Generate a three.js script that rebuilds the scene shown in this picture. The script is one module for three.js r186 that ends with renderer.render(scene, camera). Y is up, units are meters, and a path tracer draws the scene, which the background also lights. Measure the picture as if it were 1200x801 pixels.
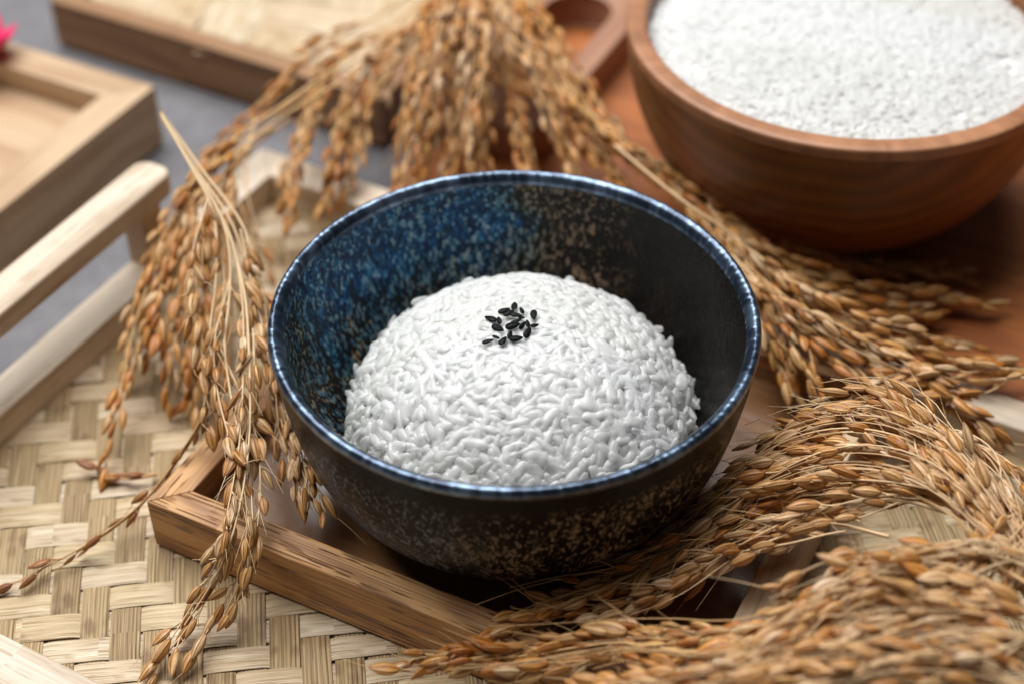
import * as THREE from 'three';
import { RoundedBoxGeometry } from 'three/addons/geometries/RoundedBoxGeometry.js';
import { mergeGeometries } from 'three/addons/utils/BufferGeometryUtils.js';

// ------------------------------------------------------------ camera, light, exposure
const scene = new THREE.Scene();
const camera = new THREE.PerspectiveCamera(24, 1200 / 801, 0.02, 20);
camera.position.set(0, 0.33114, 0.31029);
camera.lookAt(0, 0.33114 - Math.sin(0.725286), 0.31029 - Math.cos(0.725286));
camera.focus = 0.406; camera.userData.fStop = 6.1;
scene.add(camera);
scene.background = new THREE.Color(0.046, 0.044, 0.043);          // the dim room round the table
const renderer = new THREE.WebGLRenderer({ antialias: true });
renderer.toneMapping = THREE.LinearToneMapping; renderer.toneMappingExposure = 0.95;
renderer.shadowMap.enabled = true;
const windowLight = new THREE.RectAreaLight(new THREE.Color(0.985, 0.99, 0.985), 8.3, 1.35, 1.1);   // a big soft window behind and above the table
windowLight.name = 'window_light'; windowLight.position.set(-0.28, 1.22, -0.42); windowLight.lookAt(0, 0, -0.05); scene.add(windowLight);

// ------------------------------------------------------------ helpers
const MM = 0.001, TAU = Math.PI * 2, V = (x, y, z) => new THREE.Vector3(x, y, z);
function rng(seed) { let a = (seed * 2654435761) >>> 0; return () => { a = (a + 0x6d2b79f5) >>> 0; let t = a; t = Math.imul(t ^ (t >>> 15), t | 1); t ^= t + Math.imul(t ^ (t >>> 7), t | 61); return ((t ^ (t >>> 14)) >>> 0) / 4294967296; }; }
const clamp = (x, a = 0, b = 1) => Math.min(b, Math.max(a, x)), lerp = (a, b, t) => a + (b - a) * t, sstep = (a, b, x) => { const t = clamp((x - a) / (b - a)); return t * t * (3 - 2 * t); };
function hash(i, j, k) { let h = (Math.imul(i, 374761393) + Math.imul(j, 668265263) + Math.imul(k, 974711)) | 0; h = Math.imul(h ^ (h >>> 13), 1274126177); return ((h ^ (h >>> 16)) >>> 0) / 4294967296; }
function noise(x, y, z = 0) {                                     // value noise 0..1
  const i = Math.floor(x), j = Math.floor(y), k = Math.floor(z); let u = x - i, v = y - j, w = z - k;
  u = u * u * (3 - 2 * u); v = v * v * (3 - 2 * v); w = w * w * (3 - 2 * w);
  const a = (c) => lerp(lerp(hash(i, j, c), hash(i + 1, j, c), u), lerp(hash(i, j + 1, c), hash(i + 1, j + 1, c), u), v);
  return w === 0 ? a(k) : lerp(a(k), a(k + 1), w);
}
const fbm = (x, y, z = 0, o = 4) => { let s = 0, m = 0.5, t = 0; for (let i = 0; i < o; i++) { s += m * noise(x + i * 17.3, y - i * 9.1, z + i * 4.7); t += m; x *= 2.03; y *= 2.03; z *= 2.03; m *= 0.5; } return s / t; };
function tex(w, h, f, srgb = true) {                                // f(u, v) -> [r, g, b] 0..1
  const d = new Uint8Array(w * h * 4);
  for (let y = 0; y < h; y++) for (let x = 0; x < w; x++) {
    const c = f((x + 0.5) / w, (y + 0.5) / h), o = (y * w + x) * 4;
    for (let k = 0; k < 3; k++) d[o + k] = clamp(c[k] ?? c[0]) * 255;
    d[o + 3] = 255;
  }
  const t = new THREE.DataTexture(d, w, h); t.wrapS = t.wrapT = THREE.RepeatWrapping; t.magFilter = THREE.LinearFilter; t.minFilter = THREE.LinearFilter;
  if (srgb) t.colorSpace = THREE.SRGBColorSpace;
  t.needsUpdate = true; return t;
}
const mix3 = (a, b, t) => [lerp(a[0], b[0], t), lerp(a[1], b[1], t), lerp(a[2], b[2], t)];
const taken = new Map();
function numbered(name) { const n = taken.get(name) ?? 0; taken.set(name, n + 1); return n ? name + '_' + String(n).padStart(3, '0') : name; }
function tag(o, label, category, group) { o.userData = { label, category }; if (group) o.userData.group = group; return o; }
function thing(name, label, category, group) { const o = new THREE.Group(); o.name = numbered(name); scene.add(o); return tag(o, label, category, group); }
function rebase(g, x, y, z) { for (const c of g.children) { c.position.x -= x * MM; c.position.y -= y * MM; c.position.z -= z * MM; } g.position.set(x * MM, y * MM, z * MM); return g; }   // moves a thing's origin to its base
function part(name, geometry, material, parent) { const m = new THREE.Mesh(geometry, material); m.name = name; m.castShadow = m.receiveShadow = true; parent.add(m); return m; }
function soup(pos, idx, uv) {
  const g = new THREE.BufferGeometry(); g.setAttribute('position', new THREE.Float32BufferAttribute(pos, 3));
  g.setAttribute('uv', new THREE.Float32BufferAttribute(uv ?? new Float32Array(pos.length / 3 * 2), 2)); g.setIndex(idx); g.computeVertexNormals(); return g;
}

// ------------------------------------------------------------ materials
function woodTex(seed, light, dark, opt = {}) {
  const { ring = 9, pore = 0.5, w = 1024, h = 512, wav = 0.25 } = opt;
  const colour = [], bump = [];
  const f = (u, v) => {
    const uu = u * 6.0, vv = v * ring, q = fbm(uu * 0.35 + seed, vv * 0.3, seed, 3);
    const rings = 0.5 + 0.5 * Math.sin((vv * 1.6 + q * 9 * wav * 4 + seed) * 2.4);
    const fine = fbm(uu * 1.5, v * 170, seed + 3, 3), p = sstep(0.62, 0.8, noise(uu * 5 + seed, v * 240, seed + 8)) * sstep(0.3, 0.6, noise(uu * 1.3, v * 36, seed + 2));
    return [rings, fine, p, q];
  };
  const c = tex(w, h, (u, v) => { const [r, fi, p, q] = f(u, v); return mix3(light, dark, clamp(0.42 * r * r + 0.75 * (fi - 0.4) + 0.35 * (q - 0.5) + pore * p)); });
  const b = tex(w, h, (u, v) => { const [r, fi, p] = f(u, v), k = clamp(0.55 + 0.3 * (fi - 0.5) - 0.1 * r - pore * 0.9 * p); return [k, k, k]; }, false);
  return { c, b };
}
function woodMat(name, t, rough, bump, extra = {}) { const m = new THREE.MeshPhysicalMaterial({ map: t.c, bumpMap: t.b, bumpScale: bump, roughness: rough, ...extra }); m.name = name; return m; }
const ashTex = woodTex(3.7, [0.85, 0.79, 0.71], [0.63, 0.53, 0.42], { ring: 7, pore: 0.4 });
const oakTex = woodTex(11.3, [0.80, 0.61, 0.40], [0.42, 0.255, 0.13], { ring: 8, pore: 0.8 });
const beechTex = woodTex(23.1, [0.78, 0.67, 0.54], [0.60, 0.46, 0.33], { ring: 6, pore: 0.2 });
const teakTex = woodTex(31.9, [0.65, 0.375, 0.16], [0.48, 0.25, 0.1], { ring: 6, pore: 0.3, wav: 0.5 });
const brownTex = woodTex(53.7, [0.62, 0.47, 0.33], [0.42, 0.28, 0.165], { ring: 7, pore: 0.4 });
const cutTex = woodTex(41.3, [0.66, 0.49, 0.39], [0.53, 0.36, 0.27], { ring: 5, pore: 0.2 });
const M = {
  brown: woodMat('brown_wood', brownTex, 0.5, 0.0002),
  cut: woodMat('pinkish_wood', cutTex, 0.5, 0.0001),
  ash: woodMat('pale_wood', ashTex, 0.55, 0.00025),
  oak: woodMat('rough_oak', oakTex, 0.5, 0.001),
  beech: woodMat('honey_wood', beechTex, 0.5, 0.0002),
  teak: woodMat('red_brown_wood', teakTex, 0.55, 0.0001),
  panel: woodMat('varnished_wood', brownTex, 0.3, 0.0001, { color: new THREE.Color(0.8, 0.72, 0.64), clearcoat: 0.25, clearcoatRoughness: 0.2 }),
};
// a squared, soft-edged piece of wood lying along p0 -> p1 (x, z of its centre line in mm), its top at height top
let woodSeed = 1;
function barGeometry(L, H, W, r) {
  const g = new RoundedBoxGeometry(L, H, W, 3, r), p = g.attributes.position, n = g.attributes.normal, uv = g.attributes.uv, s = rng(77 + woodSeed++), a = s(), b = s();
  for (let i = 0; i < p.count; i++) {
    const x = p.getX(i), y = p.getY(i), z = p.getZ(i), nx = Math.abs(n.getX(i)), ny = Math.abs(n.getY(i)), nz = Math.abs(n.getZ(i));
    if (nx > ny && nx > nz) uv.setXY(i, a + y / 0.9, b + z / 0.06);
    else if (ny >= nz) uv.setXY(i, a + x / 0.24, b + z / 0.075);
    else uv.setXY(i, a + x / 0.24, b + 0.3 + y / 0.075);
  }
  return g;
}
function bar(name, parent, mat, p0, p1, width, top, height, r = 0.7) {
  const dx = p1[0] - p0[0], dz = p1[1] - p0[1], L = Math.hypot(dx, dz), m = part(name, barGeometry(L * MM, height * MM, width * MM, r * MM), mat, parent);
  m.position.set((p0[0] + p1[0]) / 2 * MM, (top - height / 2) * MM, (p0[1] + p1[1]) / 2 * MM); m.rotation.y = -Math.atan2(dz, dx);
  return m;
}
// mitred bar of a frame: outer edge p0 -> p1, inner edge q0 -> q1 (all in mm), eased edges
function mitred(name, parent, mat, p0, p1, q0, q1, top, height, uvTurn) {
  const sh = new THREE.Shape([p0, p1, q1, q0].map(([x, z]) => new THREE.Vector2(x * MM, -z * MM)));
  const e = 0.5 * MM, g = new THREE.ExtrudeGeometry(sh, { depth: height * MM - 2 * e, bevelEnabled: true, bevelSize: e, bevelOffset: -e, bevelThickness: e, bevelSegments: 2, steps: 1 });
  g.rotateX(-Math.PI / 2); g.translate(0, (top - height) * MM + e, 0);
  const dx = p1[0] - p0[0], dz = p1[1] - p0[1], L = Math.hypot(dx, dz), ux = dx / L, uz = dz / L, p = g.attributes.position, n = g.attributes.normal, uv = g.attributes.uv, s = rng(500 + woodSeed++), a = s(), b = s();
  for (let i = 0; i < p.count; i++) {
    const al = p.getX(i) * ux + p.getZ(i) * uz, ac = -p.getX(i) * uz + p.getZ(i) * ux;
    if (Math.abs(n.getY(i)) > 0.6) uv.setXY(i, a + al / 0.24, b + ac / 0.075); else uv.setXY(i, a + al / 0.24, b + 0.4 + p.getY(i) / 0.075 + ac / 0.075);
  }
  return part(name, g, mat, parent);
}

// ------------------------------------------------------------ the setting: grey cloth over the table
{
  const N = 160, S = 1.6, g = new THREE.PlaneGeometry(S, S, N, N); g.rotateX(-Math.PI / 2);
  const p = g.attributes.position, uv = g.attributes.uv;
  for (let i = 0; i < p.count; i++) { const x = p.getX(i), z = p.getZ(i); p.setY(i, (fbm(x * 9 + 3, z * 9 + 8, 0, 3) - 0.5) * 0.003); uv.setXY(i, x / 0.12, z / 0.12); }
  g.computeVertexNormals();
  const weave = (u, v) => { const s = 0.5 + 0.25 * Math.sin(u * TAU * 150) + 0.25 * Math.sin(v * TAU * 150), n = fbm(u * 24, v * 24, 1, 4), f = noise(u * 300, v * 300, 4); return 0.35 * s + 0.35 * n + 0.3 * f; };
  const m = new THREE.MeshStandardMaterial({ map: tex(1024, 1024, (u, v) => mix3([0.33, 0.325, 0.34], [0.57, 0.56, 0.57], weave(u, v))), bumpMap: tex(512, 512, (u, v) => { const k = weave(u, v); return [k, k, k]; }, false), bumpScale: 0.0004, roughness: 0.95 });
  const o = part('tablecloth', g, m, scene); o.position.y = -0.0075; o.userData = { kind: 'structure', label: 'grey speckled cloth covering the table under the trays' };
}

// ------------------------------------------------------------ woven bamboo matting
const strawTex = tex(512, 128, (u, v) => { const l = fbm(u * 5, v * 46, 2, 3), n = fbm(u * 3, v * 3, 7, 3), d = sstep(0.66, 0.8, noise(u * 4, v * 60, 5)); return mix3(mix3([0.85, 0.79, 0.69], [0.71, 0.61, 0.48], clamp(l * 1.5 - 0.35 + (n - 0.5))), [0.48, 0.36, 0.22], clamp(d * 0.45 + 0.4 * sstep(0.6, 0.8, fbm(u * 7, v * 2, 31, 3)))); });
const reedTex = tex(512, 128, (u, v) => { const s = 0.45 + 0.3 * Math.pow(0.5 + 0.5 * Math.sin(v * TAU * 6 + 5 * noise(u * 1.5, v * 4, 3)), 0.7), n = fbm(u * 4, v * 30, 9, 3), st = sstep(0.55, 0.75, fbm(u * 6, v * 1.5, 21, 3)); return mix3(mix3([0.5, 0.4, 0.28], [0.78, 0.69, 0.53], clamp(s * 0.9 + (n - 0.5) * 0.9)), [0.42, 0.31, 0.22], st * 0.45); });
const reedBump = tex(256, 128, (u, v) => { const k = 0.7 * Math.pow(0.5 + 0.5 * Math.sin(v * TAU * 7 + 1.5 * noise(u * 2, v * 5, 3)), 0.6) + 0.3 * noise(u * 8, v * 60, 2); return [k, k, k]; }, false);
const strawBump = tex(256, 128, (u, v) => { const k = fbm(u * 4, v * 40, 2, 3); return [k, k, k]; }, false);
const strawMats = [[1, 0.97, 0.93], [0.93, 0.87, 0.78], [1, 1, 1], [0.9, 0.85, 0.72]].map((c, i) => { const m = new THREE.MeshPhysicalMaterial({ color: new THREE.Color(...c), map: strawTex, bumpMap: strawBump, bumpScale: 0.0003, roughness: 0.48 }); m.name = 'straw_splint'; return m; });
const reedMats = [[1, 0.98, 0.95], [0.86, 0.82, 0.78], [0.95, 0.9, 0.82]].map((c) => { const m = new THREE.MeshPhysicalMaterial({ color: new THREE.Color(...c), map: reedTex, bumpMap: reedBump, bumpScale: 0.0004, roughness: 0.55 }); m.name = 'reed_splint'; return m; });
// twill matting clipped to the parallelogram a0..a1 x b0..b1 of the frame (e1, e2); pitch in mm
function matting(parent, e1, e2, [a0, a1], [b0, b1], y, turn, pitch, seed) {
  const w = [Math.cos(turn), Math.sin(turn)], v = [-Math.sin(turn), Math.cos(turn)], R = rng(seed), half = [pitch * 0.49, pitch * 0.485];
  const corner = [[a0, b0], [a1, b0], [a1, b1], [a0, b1]].map(([a, b]) => [a * e1[0] + b * e2[0], a * e1[1] + b * e2[1]]);
  const cut = (dir, nor, off) => {                                   // where a line (offset off along nor) crosses the quad
    let lo = 1e9, hi = -1e9;
    for (let i = 0; i < 4; i++) { const p = corner[i], q = corner[(i + 1) % 4], dp = p[0] * nor[0] + p[1] * nor[1] - off, dq = q[0] * nor[0] + q[1] * nor[1] - off; if (dp * dq < 0) { const t = dp / (dp - dq), s = lerp(p[0] * dir[0] + p[1] * dir[1], q[0] * dir[0] + q[1] * dir[1], t); lo = Math.min(lo, s); hi = Math.max(hi, s); } }
    return hi > lo ? [lo, hi] : null;
  };
  for (let fam = 0; fam < 2; fam++) {
    const dir = fam ? v : w, nor = fam ? [-w[0], -w[1]] : v, N = 60;
    for (let i = -N; i <= N; i++) {
      const off = i * pitch, c = cut(dir, nor, off); if (!c || c[1] - c[0] < pitch) continue;
      const [lo, hi] = c, steps = Math.ceil((hi - lo) / (pitch / 6)), pos = [], uv = [], idx = [], A = 5, hw = half[fam] * (0.86 + 0.17 * R()), jit = (R() - 0.5) * pitch * 0.05, uo = R(), ph = R() * 9, sc = 0.8 + 0.4 * R();
      for (let s = 0; s <= steps; s++) {
        const t = lerp(lo, hi, s / steps), jf = t / pitch * (1);
        const over = (k) => { const q = fam ? (((-i) - k) % 4 + 8 * 40) % 4 : ((k - i) % 4 + 8 * 40) % 4; return (fam ? q === 2 || q === 3 : q < 2) ? 1 : -1; };
        const k = Math.floor(jf + 0.5), fr = jf + 0.5 - k, cur = over(k), prev = over(k - 1), nxt = over(k + 1);
        let h = cur; if (fr < 0.3 && prev !== cur) h = cur * sstep(-0.3, 0.3, fr) * 2 - cur; if (fr > 0.7 && nxt !== cur) h = cur * (2 * sstep(1.3, 0.7, fr) - 1);
        const yy = h * 0.33 + 0.1 * Math.sin(t * 0.3 + ph), wob = jit + 0.25 * Math.sin(t * 0.05 + ph);
        for (let a = 0; a <= A; a++) {
          const q = a / A * 2 - 1, o = off + wob + q * hw, e = 0.16 * q * q;
          pos.push((dir[0] * t + nor[0] * o) * MM, (y + yy - e) * MM, (dir[1] * t + nor[1] * o) * MM); uv.push(uo + t / 60, (q * 0.5 + 0.5) * sc + uo);
        }
        for (let a = 0; a <= A; a++) {                                 // underside
          const q = a / A * 2 - 1, o = off + wob + q * hw * 0.98;
          pos.push((dir[0] * t + nor[0] * o) * MM, (y + yy - 0.3 * q * q - 0.35) * MM, (dir[1] * t + nor[1] * o) * MM); uv.push(uo + t / 60, q * 0.5 + 0.5);
        }
        if (s) {
          const r0 = (s - 1) * 2 * (A + 1), r1 = s * 2 * (A + 1);
          for (let a = 0; a < A; a++) { idx.push(r0 + a, r0 + a + 1, r1 + a, r1 + a, r0 + a + 1, r1 + a + 1); const u0 = r0 + A + 1 + a, u1 = r1 + A + 1 + a; idx.push(u0, u1, u0 + 1, u1, u1 + 1, u0 + 1); }
          idx.push(r0 + A, r0 + 2 * A + 1, r1 + A, r1 + A, r0 + 2 * A + 1, r1 + 2 * A + 1, r0, r1, r0 + A + 1, r1, r1 + A + 1, r0 + A + 1);
        }
      }
      part('bamboo_strip', soup(pos, idx, uv), fam ? (pitch > 10 ? strawMats : reedMats)[Math.floor(R() * 3)] : strawMats[Math.floor(R() * 4)], parent);
    }
  }
}

// ------------------------------------------------------------ trays and boards
const ang = (d) => [[Math.cos(d * Math.PI / 180), Math.sin(d * Math.PI / 180)], [Math.sin(d * Math.PI / 180), -Math.cos(d * Math.PI / 180)]];
const at2 = ([e1, e2]) => (a, b) => [a * e1[0] + b * e2[0], a * e1[1] + b * e2[1]];
{ // the woven bamboo tray that carries everything in front
  const E = ang(28.5), g = at2(E), t = thing('bamboo_tray', 'large woven bamboo tray with pale wooden rim and raised side handle, under the blue bowl', 'tray');
  const a0 = -138, a1 = 168, b0 = -112, b1 = 81, w = 12, H = 16, T = 10.5;
  matting(t, E[0], E[1], [a0 - 2, a1 + 2], [b0 - 2, b1 + 2], 0, -0.13, 8.1, 41);
  const base = part('base_board', barGeometry((a1 - a0 + 8) * MM, 2 * MM, (b1 - b0 + 8) * MM, 0.4 * MM), M.beech, t), c = g((a0 + a1) / 2, (b0 + b1) / 2);
  base.position.set(c[0] * MM, -2.3 * MM, c[1] * MM); base.rotation.y = -28.5 * Math.PI / 180;
  mitred('rim_bar', t, M.ash, g(a0 - w, b0 - w), g(a0 - w, b1 + w), g(a0, b0), g(a0, b1), T, H);
  mitred('rim_bar', t, M.ash, g(a0 - w, b1 + w), g(a1 + w, b1 + w), g(a0, b1), g(a1, b1), T, H);
  mitred('rim_bar', t, M.ash, g(a1 + w, b1 + w), g(a1 + w, b0 - w), g(a1, b1), g(a1, b0), T, H);
  mitred('rim_bar', t, M.ash, g(a1 + w, b0 - w), g(a0 - w, b0 - w), g(a1, b0), g(a0, b0), T, H);
  // handle over the left rim, ends rounded, standing on two posts
  const L = 112, sh = new THREE.Shape(), W = 13, r = 5.6; sh.moveTo(-L / 2 + r, -W / 2); sh.lineTo(L / 2 - r, -W / 2); sh.quadraticCurveTo(L / 2, -W / 2, L / 2, -W / 2 + r); sh.lineTo(L / 2, W / 2 - r); sh.quadraticCurveTo(L / 2, W / 2, L / 2 - r, W / 2); sh.lineTo(-L / 2 + r, W / 2); sh.quadraticCurveTo(-L / 2, W / 2, -L / 2, W / 2 - r); sh.lineTo(-L / 2, -W / 2 + r); sh.quadraticCurveTo(-L / 2, -W / 2, -L / 2 + r, -W / 2);
  const hg = new THREE.ExtrudeGeometry(sh, { depth: 6, bevelEnabled: true, bevelSize: 1, bevelOffset: -1, bevelThickness: 1, bevelSegments: 3, curveSegments: 10 }); hg.rotateX(-Math.PI / 2); hg.scale(MM, MM, MM);
  const hp = hg.attributes.position, hn = hg.attributes.normal, hu = hg.attributes.uv; for (let i = 0; i < hp.count; i++) hu.setXY(i, 0.37 + hp.getX(i) / 0.24, Math.abs(hn.getY(i)) > 0.6 ? 0.61 + hp.getZ(i) / 0.075 : 0.15 + hp.getY(i) / 0.075);
  const hc = g(-146, 37 - L / 2), h = part('handle', hg, M.ash, t); h.position.set(hc[0] * MM, 33 * MM, hc[1] * MM); h.rotation.y = 61.5 * Math.PI / 180;
  for (const b of [37 - 11, 37 - L + 11]) { const p = g(-146, b), m = part('handle_post', barGeometry(9 * MM, 24 * MM, 9 * MM, 0.8 * MM), M.beech, t); m.position.set(p[0] * MM, 21 * MM, p[1] * MM); m.rotation.y = 61.5 * Math.PI / 180; }
  rebase(t, c[0], -5.5, c[1]);
}
{ // shallow framed stand under the bowl
  const E = ang(26.6), g0 = at2(E), F = [-96.5, 20.4], g = (a, b) => { const p = g0(a, b); return [p[0] + F[0], p[1] + F[1]]; }, A = 161, B = 136, w = 8.6, T = 18;
  const t = thing('wooden_stand', 'low square stand framed in rough brown oak under the blue bowl', 'stand');
  mitred('frame_bar', t, M.oak, g(0, 0), g(A, 0), g(w, w), g(A - w, w), T, 17);
  mitred('frame_bar', t, M.oak, g(0, B), g(0, 0), g(w, B - w), g(w, w), T, 17);
  mitred('frame_bar', t, M.beech, g(A, 0), g(A, B), g(A - w, w), g(A - w, B - w), T, 17).userData.label = 'pale frame bar showing between the rice ears at lower right';
  mitred('frame_bar', t, M.oak, g(A, B), g(0, B), g(A - w, B - w), g(w, B - w), T, 17);
  const c = g(A / 2, B / 2), m = part('panel', barGeometry((A - 2 * w + 4) * MM, 4 * MM, (B - 2 * w + 4) * MM, 0.4 * MM), M.panel, t); m.position.set(c[0] * MM, 7 * MM, c[1] * MM); m.rotation.y = -26.6 * Math.PI / 180;
  rebase(t, c[0], 1, c[1]);
}
function boxTray(label, corner, deg, la, lb, w, top, bottom, floorTop, woven, mat) {   // corner at the right front; runs la to the left and lb back
  const E = ang(deg), g0 = at2(E), g = (a, b) => { const p = g0(a, b); return [p[0] + corner[0], p[1] + corner[1]]; };
  const t = thing('wooden_tray', label, 'tray'), H = top - bottom;
  mitred('rim_bar', t, mat, g(-la, 0), g(0, 0), g(-la + w, w), g(-w, w), top, H);
  mitred('rim_bar', t, mat, g(0, 0), g(0, lb), g(-w, w), g(-w, lb - w), top, H);
  mitred('rim_bar', t, mat, g(0, lb), g(-la, lb), g(-w, lb - w), g(-la + w, lb - w), top, H);
  mitred('rim_bar', t, mat, g(-la, lb), g(-la, 0), g(-la + w, lb - w), g(-la + w, w), top, H);
  const c = g(-la / 2, lb / 2), m = part('floor_panel', barGeometry((la - 2 * w + 3) * MM, 3 * MM, (lb - 2 * w + 3) * MM, 0.4 * MM), M.beech, t); m.position.set(c[0] * MM, (floorTop - 1.5) * MM, c[1] * MM); m.rotation.y = -deg * Math.PI / 180;
  if (woven) { const a = corner[0] * E[0][0] + corner[1] * E[0][1], b = corner[0] * E[1][0] + corner[1] * E[1][1]; matting(t, E[0], E[1], [a - la + w, a - w], [b + w, b + lb - w], floorTop + 1.6, 0.2, 22, 77); }
  return rebase(t, c[0], bottom, c[1]);
}
boxTray('wooden tray with dark brown side and woven floor, behind the rice ears at the top', [-47, -178], 28, 152, 170, 9, 14, -6, 9.5, true, M.brown);
boxTray('pale wooden frame tray with recessed plain floor, at the left edge behind the raised handle', [-187, -65], 27, 150, 130, 13.5, 18, -6, 8, false, M.beech);
{ // red-brown serving board under the wooden bowl, and a slotted handle board lying on it
  const E = ang(28.5), g = at2(E), t = thing('serving_board', 'wide red-brown wooden board under the wooden bowl of raw rice', 'board');
  const c = g(115, 188), m = part('board_slab', barGeometry(430 * MM, 15 * MM, 186 * MM, 1.5 * MM), M.teak, t); m.position.set(c[0] * MM, 1.5 * MM, c[1] * MM); m.rotation.y = -28.5 * Math.PI / 180;
  rebase(t, c[0], -6, c[1]);
  const p = thing('cutting_board', 'slotted handle end of a pinkish brown cutting board beside the wooden bowl', 'cutting board');
  const sh = new THREE.Shape(), W = 48, r = 14; sh.moveTo(0, 200); sh.lineTo(0, r); sh.quadraticCurveTo(0, 0, -r, 0); sh.lineTo(-W + r, 0); sh.quadraticCurveTo(-W, 0, -W, r); sh.lineTo(-W, 200); sh.lineTo(0, 200);
  const ho = new THREE.Path(), x0 = -36, x1 = -8, y0 = 20, y1 = 95, q = 14; ho.moveTo(x1, y0 + q); ho.absarc((x0 + x1) / 2, y0 + q, q, 0, Math.PI, true); ho.lineTo(x0, y1 - q); ho.absarc((x0 + x1) / 2, y1 - q, q, Math.PI, 0, true); ho.lineTo(x1, y0 + q); sh.holes.push(ho);
  const gg = new THREE.ExtrudeGeometry(sh, { depth: 12, bevelEnabled: true, bevelSize: 1, bevelOffset: -1, bevelThickness: 1, bevelSegments: 3, curveSegments: 16 }); gg.rotateX(-Math.PI / 2); gg.scale(MM, MM, MM);
  const pp = gg.attributes.position, uu = gg.attributes.uv; for (let i = 0; i < pp.count; i++) uu.setXY(i, 0.2 + pp.getZ(i) / 0.24, 0.3 + pp.getX(i) / 0.075 + pp.getY(i) / 0.075);
  part('board_slab', gg, M.cut, p); p.position.set(9 * MM, 10.2 * MM, -142 * MM); p.rotation.y = -26 * Math.PI / 180;
}

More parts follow.
